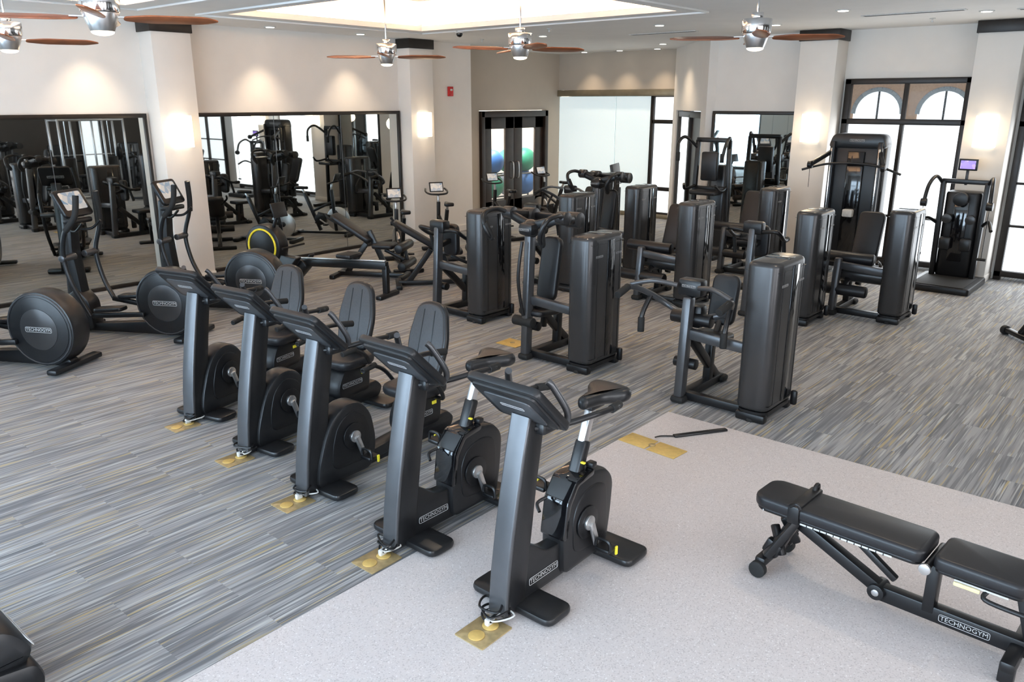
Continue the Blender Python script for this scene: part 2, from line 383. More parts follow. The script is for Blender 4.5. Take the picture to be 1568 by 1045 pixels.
for i,(a,c_) in enumerate(WS):
    b=B(); mid=(a+c_)/2
    for x in ((a,mid,c_) if c_-a>1 else (a,c_)): b.box((x,-4.03,1.5),(.09,.12,2.95),'bronze')
    for z in (.05,2.3,2.93): b.box((mid,-4.03,z),(c_-a,.12,.09),'bronze')
    b.box((mid,-4.1,1.5),(c_-a,.015,2.9),'shade',bev=0); b.obj('window_%d'%(i+9))
room_box('baseboard_north',11.5,12.95,12.17,12.2,0,.12,'wall'); room_box('baseboard_east',14.47,14.5,-4,.3,0,.12,'wall')

# ------------------------------------------------------------------ ceiling fixtures
def fan(x,y,rot,top):
    b=B(); H=top-3.34
    b.cyl((0,0,H),(0,0,H-.06),.07,'chrome',r1=.05); b.cyl((0,0,.1),(0,0,H),.012,'chrome')
    b.cyl((0,0,.16),(0,0,.02),.15,'chrome',r1=.145,bev=.012); b.cyl((0,0,.02),(0,0,-.12),.14,'silver',r1=.085,bev=.01)
    b.cyl((0,0,.16),(0,0,.22),.06,'chrome')
    b.ball((0,0,-.12),.085,'sconce',(1,1,.35))
    for k in range(4):
        a=R(rot+90*k)
        pts=roundpoly([(.16,-.035),(.35,-.08),(.76,-.075),(.88,.0),(.74,.065),(.35,.075),(.16,.035)],.05)
        M=Matrix.Rotation(a,4,'Z')@Matrix.Translation((0,0,-.02))@Matrix.Rotation(R(-16),4,'X')
        b.poly(pts,.012,'wood',M,.003)
        M2=Matrix.Rotation(a,4,'Z'); bm=bmesh.new(); bmesh.ops.create_cube(bm,size=1); bmesh.ops.scale(bm,vec=(.14,.05,.01),verts=bm.verts); b.add(bm,'silver',M2@Matrix.Translation((.15,0,-.01)))
    b.obj('ceiling_fan',(x,y,3.34))
fan(8.2,9.4,-45,4.3); fan(8.0,6.7,-30,4.3); fan(8.2,3.75,-60,CZ); fan(3.0,6.75,-30,4.3); fan(3.4,9.9,-20,4.3)
def can(x,y,z=CZ,e=45,size=75):
    b=B(); b.cyl((0,0,0),(0,0,-.012),.095,'plate_w',r1=.09,bev=0); b.cyl((0,0,-.006),(0,0,-.016),.065,'bulb',bev=0); b.obj('recessed_downlight',(x,y,z))
    l=bpy.data.lights.new('downlight_lamp','SPOT'); l.energy=e; l.color=(1,.80,.58); l.spot_size=R(size*1.5); l.spot_blend=.8; l.shadow_soft_size=.06
    o=bpy.data.objects.new('downlight_lamp',l); o.location=(x,y,z-.03); bpy.context.collection.objects.link(o)
for x in (2.6,5.1,7.85,9.67): can(x,11.75,e=75,size=56)
for y in (11.9,10.9,9.9): can(16.6,y,e=42,size=60)
for p in ((12.1,9.6),(11.6,6.9),(15.0,11.6),(11.3,4.0),(12.6,2.6),(12.7,5.5),(11.5,1.2),(5.7,4.8),(5.7,7.8),(15.3,9.0),(13.6,10.8),(5.7,1.5),(9.0,.5),(8.6,4.9)): can(*p,e=66)
b=B(); b.cyl((0,0,0),(0,0,-.04),.07,'plate_w'); b.ball((0,0,-.05),.055,'gloss'); b.obj('security_camera_dome',(10.35,10.0,CZ))
for x,y,r_ in ((12.6,1.6,0),(12.2,3.4,0),(12.9,7.6,0)):
    b=B(); b.box((0,0,-.006),(.12,1.3,.012),'plate_w',bev=.002)
    for k in (-.03,.0,.03): b.box((k,0,-.012),(.012,1.24,.006),'black',bev=0)
    b.obj('ceiling_slot_diffuser',(x,y,CZ),r_)
for x,y in ((7,4.6),(11,8.6),(12,11),(13.2,3.4)):
    b=B(); b.cyl((0,0,0),(0,0,-.01),.04,'plate_w'); b.cyl((0,0,-.01),(0,0,-.05),.01,'silver'); b.cyl((0,0,-.05),(0,0,-.055),.025,'silver'); b.obj('fire_sprinkler',(x,y,CZ))

# ------------------------------------------------------------------ cardio
def console(b,x,z,tilt,w,L,scr='screen_off',zb='charcoal'):
    """slab centred x,z; tilt = rotation about Y so its screen faces +x & up"""
    M=Matrix.Translation((x,0,z))@Matrix.Rotation(tilt,4,'Y')
    b.poly(rect(L,w,.05),.045,zb,M,.012)
    b.poly(rect(L*.8,w*.86,.02),.006,scr,M@Matrix.Translation((0,0,.024)),.0)
    b.poly(rect(L*.86,w*.88,.05),.03,'charcoal',M@Matrix.Translation((0,0,-.024)),.012)
    b.poly(rect(L*.60,w*.66,.04),.012,'steel',M@Matrix.Translation((.01,0,-.040)),.005)
    n=(M.to_3x3()@Vector((0,0,-1))); u=(M.to_3x3()@Vector((0,-1,0)))
    b.logo(M@Vector((-.02,0,-.047)),.018,n,u)
def mastbase(b):
    b.prism([(-.07,.02),(.10,.02),(.14,.30),(.20,.72),(.27,1.10),(.13,1.14),(.03,.70),(-.05,.25)],.115,'charcoal',bev=.015,r=.03)
    pr=[(-.075,.03),(-.066,.12),(-.052,.27),(-.02,.48),(.022,.70),(.068,.92),(.118,1.13)]
    out=pr+[(p[0]+.03,p[1]) for p in pr[::-1]]
    b.poly(out,.128,'steel',XZ,.012,3)
def crank(b,x,z,y):
    for s in (-1,1):
        b.cyl((x,s*y,z),(x,s*(y+.012),z),.10,'black'); b.cyl((x,s*(y+.012),z),(x,s*(y+.03),z),.045,'silver')
        a=R(-70) if s<0 else R(110)
        ex,ez=x+.17*math.cos(a),z+.17*math.sin(a)
        b.beam((x,s*(y+.035),z),(ex,s*(y+.035),ez),.022,.045,'silver',.008)
        b.box((ex,s*(y+.10),ez),(.10,.10,.03),'black',bev=.01)
        b.tube([(ex-.03,s*(y+.05),ez),(ex-.03,s*(y+.06),ez+.06),(ex-.03,s*(y+.14),ez+.06),(ex-.03,s*(y+.15),ez)],.010,'black',seg=6)
        b.box((ex+.03,s*(y+.155),ez-.01),(.02,.012,.055),'yellow',bev=.004)
def foot(b,x,w,d=.2):
    b.poly(rect(d,w,.06),.045,'charcoal',Matrix.Translation((x,0,.035)),.015)
    for s in (-1,1): b.cyl((x,s*(w/2-.06),0),(x,s*(w/2-.06),.02),.03,'rubber')
def bars(b,x=.20,z=1.08):
    for s in (-1,1):
        b.tube([(x-.02,s*.05,z-.03),(x+.08,s*.16,z-.01),(x+.24,s*.25,z+.02),(x+.42,s*.26,z+.01),(x+.50,s*.23,z)],.017,'black')
        b.tube([(x+.10,s*.17,z),(x+.07,s*.19,z+.08),(x+.0,s*.15,z+.22),(x-.02,s*.13,z+.25)],.019,'steel')
        b.cyl((x+.38,s*.262,z+.012),(x+.50,s*.235,z),.024,'rubber',bev=.005)
    b.box((x+.06,0,z-.03),(.16,.22,.07),'charcoal',bev=.02)
def upright():
    b=B(); mastbase(b)
    b.prism([(.02,.04),(.70,.04),(.74,.20),(.46,.26),(.30,.27),(.18,.36),(.10,.40),(.02,.2)],.10,'charcoal',bev=.015,r=.05)
    b.prism([(.42,.05),(.41,.30),(.45,.50),(.53,.61),(.70,.63),(.84,.60),(.92,.50),(.90,.28),(.86,.06)],.17,'charcoal',bev=.03,r=.06,n=4)
    b.prism([(.405,.28),(.44,.51),(.525,.625),(.70,.645),(.70,.60),(.55,.58),(.48,.48),(.45,.28)],.175,'gloss',bev=.01,r=.02)
    b.prism([(.50,.16),(.49,.40),(.56,.52),(.72,.55),(.83,.50),(.84,.20),(.76,.14)],.185,'black',bev=.01,r=.07,n=4)
    crank(b,.62,.33,.095)
    b.logo((.27,-.052,.14),.030,(0,-1,0),(1,0,0)); b.logo((.27,.052,.14),.030,(0,1,0),(-1,0,0))
    foot(b,.13,.58,.22); foot(b,.90,.60,.24)
    b.beam((.60,0,.55),(.70,0,.80),.08,.07,'charcoal',.02); b.beam((.68,0,.76),(.77,0,.99),.05,.055,'silver',.01)
    b.box((.80,0,.985),(.14,.06,.03),'black')
    sp=roundpoly([(-.19,-.03),(-.02,-.06),(.07,-.14),(.16,-.135),(.18,0),(.16,.135),(.07,.14),(-.02,.06),(-.19,.03)],.05)
    b.poly(sp,.085,'charcoal',Matrix.Translation((.85,0,1.03)),.035,4)
    console(b,.105,1.215,R(45),.48,.40); bars(b)
    b.tube([(.42,.05,.52),(.36,.07,.50),(.33,.03,.47)],.01,'black')
    b.box((.70,-.06,.66),(.05,.05,.035),'black'); b.box((.63,-.05,.69),(.02,.03,.012),'yellow')
    return b.mesh('upright_exercise_bike')
def recumbent():
    b=B(); mastbase(b)
    b.prism([(.02,.04),(.55,.04),(.60,.25),(.56,.48),(.46,.60),(.32,.62),(.20,.55),(.12,.42),(.04,.2)],.17,'charcoal',bev=.03,r=.08,n=4)
    b.prism([(.16,.14),(.50,.14),(.54,.3),(.48,.5),(.34,.56),(.22,.48),(.16,.3)],.185,'black',bev=.01,r=.08,n=4)
    crank(b,.36,.36,.095)
    b.prism([(.45,.05),(1.45,.05),(1.50,.14),(1.42,.22),(.95,.20),(.5,.16)],.13,'charcoal',bev=.02,r=.04)
    foot(b,.13,.56,.22); foot(b,1.40,.58,.22)
    b.prism([(.90,.18),(1.28,.18),(1.30,.40),(1.12,.47),(.98,.44),(.90,.3)],.22,'black',bev=.02,r=.05)
    b.logo((1.06,-.112,.30),.028,(0,-1,0),(1,0,0)); b.box((1.2,-.115,.37),(.05,.01,.03),'yellow')
    b.poly(rect(.42,.42,.12),.09,'vinyl',Matrix.Translation((1.10,0,.50)),.035,4)
    bk=roundpoly([(-.30,-.18),(.0,-.21),(.28,-.15),(.32,0),(.28,.15),(.0,.21),(-.30,.18)],.08)
    M=Matrix.Translation((1.28,0,.86))@Matrix.Rotation(R(-75),4,'Y')
    b.poly(bk,.06,'charcoal',M,.025,4)
    b.poly([(p[0]*.93,p[1]*.90) for p in bk],.03,'backrest',M@Matrix.Translation((0,0,.024)),.012,3)
    for yy in (-.07,.07): b.beam(M@Vector((-.22,yy,.040)),M@Vector((.24,yy*.8,.040)),.008,.004,'black',.001)
    b.poly([(p[0]*.93,p[1]*.90) for p in bk],.02,'backrest',M@Matrix.Translation((0,0,-.026)),.008,3)
    b.poly([(p[0]*.75,p[1]*.55) for p in bk],.03,'charcoal',M@Matrix.Translation((0,0,-.038)),.01)
    b.beam((1.22,0,.35),(1.33,0,.80),.10,.05,'black')
    for s in (-1,1):
        b.tube([(1.2,s*.12,.42),(1.16,s*.25,.45),(1.05,s*.29,.60),(.90,s*.28,.68),(.80,s*.27,.66)],.017,'black'); b.cyl((.95,s*.285,.675),(.80,s*.272,.662),.024,'rubber')
    console(b,.105,1.215,R(45),.48,.40); bars(b)
    return b.mesh('recumbent_exercise_bike')
UB=upright(); RB=recumbent()
for p in ((2.86,2.49),(2.94,3.46)): inst(UB,'upright_exercise_bike',(*p,.006 if p[1]<3 else 0))
for p,a in (((3.0,4.47),3),((3.12,5.42),7),((3.19,6.40),14)): inst(RB,'recumbent_exercise_bike',(*p,0),R(a))
# floor outlets with cables
def outlet(x,y,z=.006,seed=0):
    rn=random.Random(seed); b=B()
    b.poly(rect(.24,.20,.01),.006,'gold',Matrix.Translation((0,0,.003)),.001)
    for s in (-1,1): b.cyl((s*.055,0,.006),(s*.055,0,.012),.045,'brass2')
    b.box((.055,.01,.03),(.05,.03,.04),'plate_w')
    pts=[(.05,0,.05)]
    for i in range(12): pts.append((.11+.07*math.cos(i*1.7)+rn.uniform(-.03,.03),.03+.08*math.sin(i*1.7)+rn.uniform(-.03,.03),.02+.007*i))
    pts.append((.2,.02,.03)); b.tube(pts,.007,'black',seg=6); b.tube([(p[0]+.01,p[1]-.02,p[2]+.006) for p in pts[:6]],.005,'cord',seg=6)
    b.obj('floor_outlet',(x,y,z))
for i,p in enumerate(((2.66,2.47,.006),(2.75,3.44,0),(2.85,4.45,0),(2.97,5.40,0),(3.05,6.36,0))): outlet(*p,seed=i)
b=B()
for i in (0,1): b.box((0,-.14+.28*i,.004),(.20,.26,.006),'brass2',bev=.001)
b.cyl((0,0,.006),(0,0,.012),.03,'gold'); b.obj('floor_outlet',(5.32,3.04,.006),R(-4))
b=B(); b.box((0,0,.01),(.50,.05,.02),'charcoal',bev=.008); b.tube([(-.25,0,.01),(-.35,.03,.01),(-.42,.0,.02)],.006,'black',seg=6); b.obj('cable_cover',(5.80,2.86,.006),R(-33))
b=B(); b.box((0,0,.004),(.25,.3,.006),'brass2',bev=.001); b.cyl((0,0,.006),(0,0,.012),.03,'gold'); b.obj('floor_outlet',(6.8,5.8,0))

def elliptical():
    b=B()   # x: 0 mast -> 1.25 drive disc
    b.cyl((1.25,-.13,.44),(1.25,.13,.44),.40,'charcoal',seg=56,bev=.035)
    for s in (-1,1):
        b.cyl((1.25,s*.13,.44),(1.25,s*.137,.44),.345,'charcoal',seg=48,bev=.004); b.tube([(1.25+.37*math.cos(R(t)),s*.132,.44+.37*math.sin(R(t))) for t in range(0,360,12)],.006,'steel',closed=True,sm=1,seg=6)
        b.cyl((1.25,s*.135,.44),(1.25,s*.142,.44),.22,'shroud',seg=40,bev=.004)
        b.logo((1.25,s*.143,.44),.036,(0,s,0),(-s,0,0))
    b.prism([(-.1,.03),(1.5,.03),(1.5,.10),(1.2,.2),(.2,.12),(-.1,.12)],.12,'black',r=.03)
    b.box((1.50,0,.05),(.12,.70,.06),'black',bev=.02); b.box((0,0,.05),(.14,.62,.07),'black',bev=.02)
    b.prism([(-.12,.05),(.16,.05),(.10,.5),(.06,1.0),(.10,1.45),(-.02,1.47),(-.06,1.0),(-.10,.5)],.15,'charcoal',bev=.02,r=.04)
    b.prism([(-.14,.05),(.22,.05),(.20,.40),(.05,.55),(-.12,.45)],.2,'charcoal',bev=.02,r=.06)
    for s in (-1,1):
        k=.0 if s<0 else .12
        b.beam((.98,s*.16,.30),(.30,s*.20,.26+k),.05,.06,'black',.015)
        b.poly(rect(.38,.16,.05),.05,'black',Matrix.Translation((.58,s*.22,.36+k*.5))@Matrix.Rotation(R(-5),4,'Y'),.015)
        b.tube([(.30,s*.22,.26+k),(.16,s*.26,.62),(.10,s*.27,.95),(.18,s*.29,1.25),(.34-k,s*.28,1.45),(.36-k,s*.24,1.68)],.028,'charcoal',seg=12)
        b.tube([(.20,s*.29,1.28),(.34-k,s*.28,1.45),(.36-k,s*.24,1.68)],.034,'rubber')
        b.cyl((.09,s*.08,.95),(.09,s*.3,.95),.04,'steel')
        b.tube([(.05,s*.05,1.25),(.2,s*.13,1.25),(.32,s*.15,1.35)],.016,'black')
    M=Matrix.Translation((.10,0,1.56))@Matrix.Rotation(R(62),4,'Y')
    b.poly(rect(.34,.46,.05),.05,'black',M,.015); b.poly(rect(.22,.34,.02),.006,'screen',M@Matrix.Translation((-.02,0,.027)),0)
    b.logo(M@Vector((0,0,-.027)),.028,M.to_3x3()@Vector((0,0,-1)),M.to_3x3()@Vector((0,-1,0)))
    b.box((.14,0,1.36),(.16,.32,.06),'black',bev=.02)
    return b.mesh('elliptical_trainer')
EL=elliptical(); th=R(-61)
for (x,y) in ((3.0,8.95),(4.40,9.05),(5.72,9.35)):
    inst(EL,'elliptical_trainer',(x-1.25*math.cos(th),y-1.25*math.sin(th),0),th)
inst(EL,'elliptical_trainer',(1.35,10.6,0),R(-75))
# rowing machine : x from flywheel(0) to rail end (2.1)
b=B(); b.cyl((0,-.11,.60),(0,.11,.60),.33,'charcoal',seg=48,bev=.03)
for s in (-1,1):
    b.tube([(.255*math.cos(R(t)),s*.115,.6+.255*math.sin(R(t))) for t in range(0,360,10)],.015,'yellow',closed=True,sm=1,seg=8); b.cyl((0,s*.11,.6),(0,s*.118,.6),.23,'black',seg=40)
b.prism([(-.2,.05),(.5,.05),(.8,.34),(.7,.44),(.2,.5),(-.15,.3)],.16,'charcoal',r=.06,bev=.02)
b.beam((.4,0,.38),(2.15,0,.46),.09,.11,'black'); b.beam((.5,0,.45),(2.13,0,.525),.05,.02,'silver')
b.box((1.5,0,.56),(.26,.32,.07),'vinyl',bev=.03); b.box((2.12,0,.25),(.08,.08,.42),'black'); b.box((2.14,0,.03),(.1,.5,.06),'black',bev=.02); b.box((-.1,0,.03),(.1,.55,.06),'black',bev=.02)
for s in (-1,1): b.box((.62,s*.16,.38),(.28,.12,.03),'black',rot=(0,R(-50),0))
b.beam((.1,0,.75),(.25,0,1.1),.05,.04,'charcoal'); b.box((.28,0,1.15),(.03,.3,.22),'black',rot=(0,R(-15),0)); b.tube([(.5,-.25,.62),(.5,.25,.62)],.016,'rubber',sm=1)
b.obj('rowing_machine',(6.80,10.72,0),R(-74))

def spin():
    b=B(); b.cyl((0,-.02,.35),(0,.02,.35),.25,'silver',seg=40); b.cyl((0,-.04,.35),(0,.04,.35),.05,'black')
    b.beam((-.25,0,.06),(.95,0,.06),.06,.05,'black'); b.box((-.25,0,.04),(.1,.5,.07),'black',bev=.02); b.box((.95,0,.04),(.1,.5,.07),'black',bev=.02)
    b.beam((0,0,.35),(.45,0,.45),.06,.08,'charcoal'); b.beam((.05,0,.1),(.12,0,.95),.06,.07,'black'); b.beam((.40,0,.1),(.72,0,.88),.06,.07,'black'); b.beam((.12,0,.7),(.55,0,.5),.05,.05,'black')
    b.cyl((.38,-.07,.34),(.38,.07,.34),.12,'black')
    for s in (-1,1): b.beam((.38,s*.08,.34),(.38+.15*s,s*.08,.24),.02,.03,'silver'); b.box((.38+.15*s,s*.14,.24),(.09,.1,.03),'black')
    b.beam((.12,0,.93),(.10,0,1.08),.04,.04,'silver')
    for s in (-1,1): b.tube([(.15,0,1.08),(.12,s*.15,1.09),(.0,s*.2,1.12),(-.12,s*.18,1.16)],.017,'black')
    sp=roundpoly([(-.15,-.025),(-.02,-.04),(.06,-.09),(.13,-.08),(.14,0),(.13,.08),(.06,.09),(-.02,.04),(-.15,.025)],.04)
    b.poly(sp,.06,'black',Matrix.Translation((.78,0,.98)),.02,3); b.beam((.70,0,.84),(.76,0,.96),.04,.04,'silver')
    b.box((-.02,0,1.2),(.03,.26,.18),'black',rot=(0,R(-20),0)); b.box((.0,0,1.2),(.01,.22,.14),'screen',rot=(0,R(-20),0),bev=0)
    return b.mesh('spin_bike')
SB=spin()
for x,y,a in ((9.2,10.5,-120),(10.4,10.7,-120),(12.6,11.3,-110),(14.6,11.6,-100)): inst(SB,'spin_bike',(x,y,0),R(a))
# abdominal / back-extension bench without a weight stack
def abench():
    b=B()
    b.beam((-.5,0,.05),(.6,0,.05),.08,.07,'black'); b.box((-.5,0,.035),(.09,.6,.07),'black',bev=.02); b.box((.6,0,.035),(.09,.5,.07),'black',bev=.02)
    b.beam((.35,0,.06),(.05,0,.75),.07,.08,'charcoal'); b.beam((-.35,0,.06),(.0,0,.55),.07,.08,'charcoal')
    M=Matrix.Translation((-.22,0,.78))@Matrix.Rotation(R(32),4,'Y'); b.poly(rect(.75,.30,.08,5),.09,'vinyl',M,.03,3)
    M=Matrix.Translation((.30,0,.52)); b.poly(rect(.36,.34,.08,5),.08,'vinyl',M,.03,3)
    b.beam((.3,0,.45),(.62,0,.30),.05,.05,'black')
    for z,x in ((.52,.62),(.24,.66)): b.cyl((x,-.30,z),(x,.30,z),.07,'vinyl',bev=.02)
    b.beam((.62,0,.54),(.68,0,.22),.05,.05,'charcoal')
    for s in (-1,1): b.tube([(-.4,s*.1,.85),(-.52,s*.2,.95),(-.58,s*.2,1.02)],.018,'rubber')
    return b.mesh('abdominal_crunch_bench')
AB=abench(); inst(AB,'abdominal_crunch_bench',(8.35,8.75,0),R(-40)); inst(AB,'abdominal_crunch_bench',(8.1,9.95,0),R(-60))

# ------------------------------------------------------------------ strength machines
def tower(b,x0,y0,h=1.42,L=.62,W=.30):
    cx,cy=x0+L/2,y0+W/2
    b.poly(rect(L,W,.11,6,cx,cy),h-.10,'shroud',Matrix.Translation((0,0,(h+.10)/2)),.045,4)
    b.poly(rect(L-.03,W-.03,.09,6,cx,cy),.04,'black',Matrix.Translation((0,0,.08)),.0)
    sx=cx+.05
    for yy in (y0-.002,y0+W+.002): b.box((sx,yy,(h+.10)/2),(.13,.008,h-.20),'gloss',bev=.002)
    b.box((sx,cy,h+.001),(.13,W-.08,.006),'gloss',bev=.001)
    for yy in (y0-.001,y0+W+.001):
        for xx in (x0+.12,x0+L-.10): b.box((xx,yy,(h+.1)/2),(.004,.003,h-.22),'black',bev=0)
    b.logo((x0+.15,y0-.001,h-.20),.014,(0,-1,0),(1,0,0)); b.logo((x0+.50,y0-.001,h-.20),.012,(0,-1,0),(1,0,0))
    for z in (h-.08,.16): b.box((cx,cy,z),(L*.9,W+.002,.003),'black',bev=0)
    for x in (x0+.05,x0+L-.05): b.box((x,cy,.04),(.09,W*.9,.08),'black',bev=.02); b.cyl((x,cy,0),(x,cy,.03),.05,'rubber')
    b.box((x0+L-.08,y0-.03,.12),(.05,.06,.14),'black',bev=.02)
def pad(b,c,L,w,t,rot,mat='vinyl'):
    M=Matrix.Translation(c)@Matrix.Rotation(rot,4,'Y'); b.poly(rect(L,w,.09,5),t,mat,M,.025,3)
def strength(kind):
    b=B(); tower(b,0,0); yc=.86
    b.beam((.12,.2,.06),(.12,yc,.06),.08,.08,'black'); b.beam((.12,.2,.62),(.12,yc+.03,.66),.08,.10,'steel',.02)
    b.beam((.05,yc,.05),(.85,yc,.05),.09,.08,'black'); b.box((.05,yc,.035),(.14,.14,.07),'rubber',bev=.03); b.box((.85,yc,.035),(.14,.16,.07),'rubber',bev=.03)
    hcol={'press':1.0,'overhead':1.45,'leg':.75,'row':1.15}[kind]
    b.beam((.05,yc,.05),(.12,yc,hcol),.09,.11,'steel',.025); b.beam((.80,yc,.05),(.20,yc,.60),.07,.09,'charcoal',.02)
    b.beam((.6,yc,.06),(.62,yc,.45),.08,.08,'black')
    b.box((.7,.32,.20),(.10,.06,.24),'black',bev=.02); b.cyl((.15,yc-.1,.36),(.15,yc+.12,.36),.05,'black'); b.box((.12,yc,.50),(.02,.05,.03),'yellow',bev=.005)
    if kind=='press':
        b.box((.17,yc,1.08),(.14,.24,.16),'charcoal',bev=.03); b.logo((.095,yc,1.10),.016,(-1,0,0),(0,-1,0)); b.box((.25,yc,.80),(.14,.2,.22),'black',bev=.04); b.cyl((.2,yc-.2,.78),(.2,yc+.2,.78),.06,'black')
        for s in (-1,1):
            b.tube([(.22,yc+s*.12,.80),(.25,yc+s*.30,.86),(.10,yc+s*.42,.98),(-.10,yc+s*.50,1.06),(-.28,yc+s*.50,1.02)],.028,'steel'); b.cyl((-.12,yc+s*.505,1.06),(-.30,yc+s*.50,1.015),.034,'rubber')
            b.tube([(.14,yc+s*.40,.97),(.02,yc+s*.42,.80),(.0,yc+s*.42,.66)],.024,'charcoal'); b.cyl((0,yc+s*.42,.76),(0,yc+s*.42,.62),.032,'rubber')
            b.tube([(.08,yc+s*.11,1.10),(-.02,yc+s*.3,1.13),(-.08,yc+s*.5,1.08)],.022,'steel')
        pad(b,(.60,yc,.52),.40,.36,.07,R(4)); pad(b,(.84,yc,.84),.50,.28,.07,R(-78)); b.beam((.62,yc,.35),(.86,yc,.75),.06,.06,'black')
    if kind=='overhead':
        pad(b,(.42,yc-.03,.95),.70,.26,.07,R(-80)); pad(b,(.28,yc,.50),.40,.34,.07,R(4)); b.beam((.35,yc,.3),(.48,yc,1.0),.06,.06,'black')
        b.box((.16,yc,1.42),(.30,.20,.14),'charcoal',bev=.05); b.ball((.12,yc,1.42),.10,'shroud'); b.logo((.005,yc,1.42),.016,(-1,0,0),(0,-1,0))
        for s in (-1,1):
            b.beam((.12,yc,1.45),(.20,yc+s*.38,1.55),.06,.09,'charcoal',.02)
            b.tube([(.20,yc+s*.34,1.54),(.05,yc+s*.42,1.60),(-.15,yc+s*.42,1.56),(-.18,yc+s*.36,1.40),(-.10,yc+s*.34,1.30)],.026,'charcoal'); b.cyl((-.18,yc+s*.38,1.48),(-.11,yc+s*.34,1.31),.034,'rubber')
            b.beam((.20,yc+s*.34,1.54),(.50,yc+s*.30,1.50),.12,.10,'charcoal',.035); b.cyl((.48,yc+s*.22,1.50),(.48,yc+s*.38,1.50),.085,'shroud')
            b.cyl((.20,yc+s*.30,1.55),(.20,yc+s*.42,1.55),.07,'shroud')
        b.beam((.50,yc-.34,1.50),(.50,yc+.34,1.50),.07,.07,'black'); b.beam((.16,yc,1.38),(.50,yc,1.46),.08,.08,'black')
        b.tube([(-.02,yc,1.3),(-.06,yc+.02,.9),(.0,yc,.5)],.018,'black'); b.cyl((.05,yc-.1,.42),(.05,yc+.16,.42),.055,'rubber')
    if kind=='leg':
        pad(b,(.62,yc-.1,.58),.46,.42,.08,R(6)); pad(b,(.90,yc-.1,.95),.66,.34,.09,R(-72)); b.beam((.7,yc-.1,.3),(.92,yc-.1,.8),.07,.07,'black')
        for z,x in ((.74,.25),(.34,.10)): b.cyl((x,yc-.40,z),(x,yc+.30,z),.075,'vinyl',bev=.02)
        b.beam((.30,yc-.1,.50),(.10,yc-.1,.34),.06,.06,'charcoal'); b.beam((.30,yc-.1,.50),(.25,yc-.1,.74),.06,.06,'charcoal'); b.cyl((.32,yc-.55,.52),(.32,yc+.1,.52),.10,'shroud')
        for s in (-1,1): b.tube([(.7,yc-.1+s*.2,.5),(.62,yc-.1+s*.28,.6),(.5,yc-.1+s*.28,.68),(.45,yc-.1+s*.28,.66)],.02,'black')
    if kind=='row':
        pad(b,(.35,yc,.95),.42,.26,.08,R(-90)); pad(b,(.70,yc,.50),.40,.36,.07,0); b.beam((.15,yc,.9),(.35,yc,.95),.06,.06,'black'); b.beam((.7,yc,.05),(.7,yc,.48),.07,.07,'black')
        for s in (-1,1):
            b.tube([(.12,yc+s*.10,1.10),(.10,yc+s*.32,1.12),(.30,yc+s*.34,1.0),(.50,yc+s*.30,.98)],.026,'charcoal'); b.cyl((.42,yc+s*.31,.98),(.54,yc+s*.29,.98),.033,'rubber')
            b.tube([(.30,yc+s*.34,1.0),(.34,yc+s*.34,.85),(.36,yc+s*.34,.76)],.024,'rubber')
        b.box((.14,yc,1.15),(.14,.26,.16),'charcoal',bev=.03)
    return b.mesh({'press':'chest_press_machine','overhead':'shoulder_press_machine','leg':'leg_extension_machine','row':'seated_row_machine'}[kind])
SM={k:strength(k) for k in ('press','overhead','leg','row')}
NM={'press':'chest_press_machine','overhead':'shoulder_press_machine','leg':'leg_extension_machine','row':'seated_row_machine'}
def put(k,x,y,a=0): inst(SM[k],NM[k],(x,y,0),R(a))
put('press',6.32,2.52); put('overhead',6.40,4.45,0); put('row',7.15,6.60,0)
put('leg',10.50,2.60); put('row',9.7,3.45,0); put('leg',9.55,5.0); put('overhead',10.9,6.7); put('row',9.3,6.8)
put('press',12.4,8.4); put('leg',12.0,4.95)
# machines on the unseen side of the room (seen in the mirrors)
for k,x,y in (('press',7.0,-.6),('leg',12.4,-.8),('overhead',8.2,-2.6),('press',12,-2.8),('leg',5.0,-2.8),('row',2.4,-2.8),('row',6.6,-2.9),('row',9.9,-2.9)): put(k,x,y)
def cage():
    b=B()
    for x in (-.9,-.3,.3,.9):
        for y in (-.35,.35): b.cyl((x,y,0),(x,y,2.25),.03,'silver')
    for y in (-.35,.35): b.cyl((-.9,y,2.2),(.9,y,2.2),.03,'silver'); b.cyl((-.9,y,.05),(.9,y,.05),.03,'silver')
    for x in (-.9,-.3,.3,.9): b.cyl((x,-.35,2.2),(x,.35,2.2),.03,'silver'); b.cyl((x,-.35,.05),(x,.35,.05),.03,'silver')
    for x in (-.6,.6): b.box((x,0,.6),(.3,.2,1.1),'black',bev=.02); b.tube([(x,0,1.2),(x,0,2.2)],.008,'chrome',sm=1)
    b.cyl((-1.1,-.4,1.2),(1.1,-.4,1.2),.014,'chrome')
    for x in (-1.0,1.0): b.cyl((x-.04,-.4,1.2),(x+.04,-.4,1.2),.2,'black')
    return b.mesh('cable_crossover_rack')
CG=cage()
inst(CG,'cable_crossover_rack',(10.2,-.5,0)); inst(CG,'cable_crossover_rack',(-.6,8.2,0),R(90))
# added stand with a lit screen, placed for its reflection in the mirror wall
b=B(); b.poly(rect(.45,.4,.06),.03,'black',Matrix.Translation((0,0,.015)),.008); b.beam((0,0,.02),(0,0,1.05),.14,.06,'charcoal')
b.box((0,.04,1.3),(.62,.05,.42),'black',rot=(R(-10),0,0)); b.box((0,.068,1.305),(.54,.004,.34),'screen_purple',rot=(R(-10),0,0),bev=0); b.obj('mirror_screen_stand',(13.8,9.0,0),R(20))
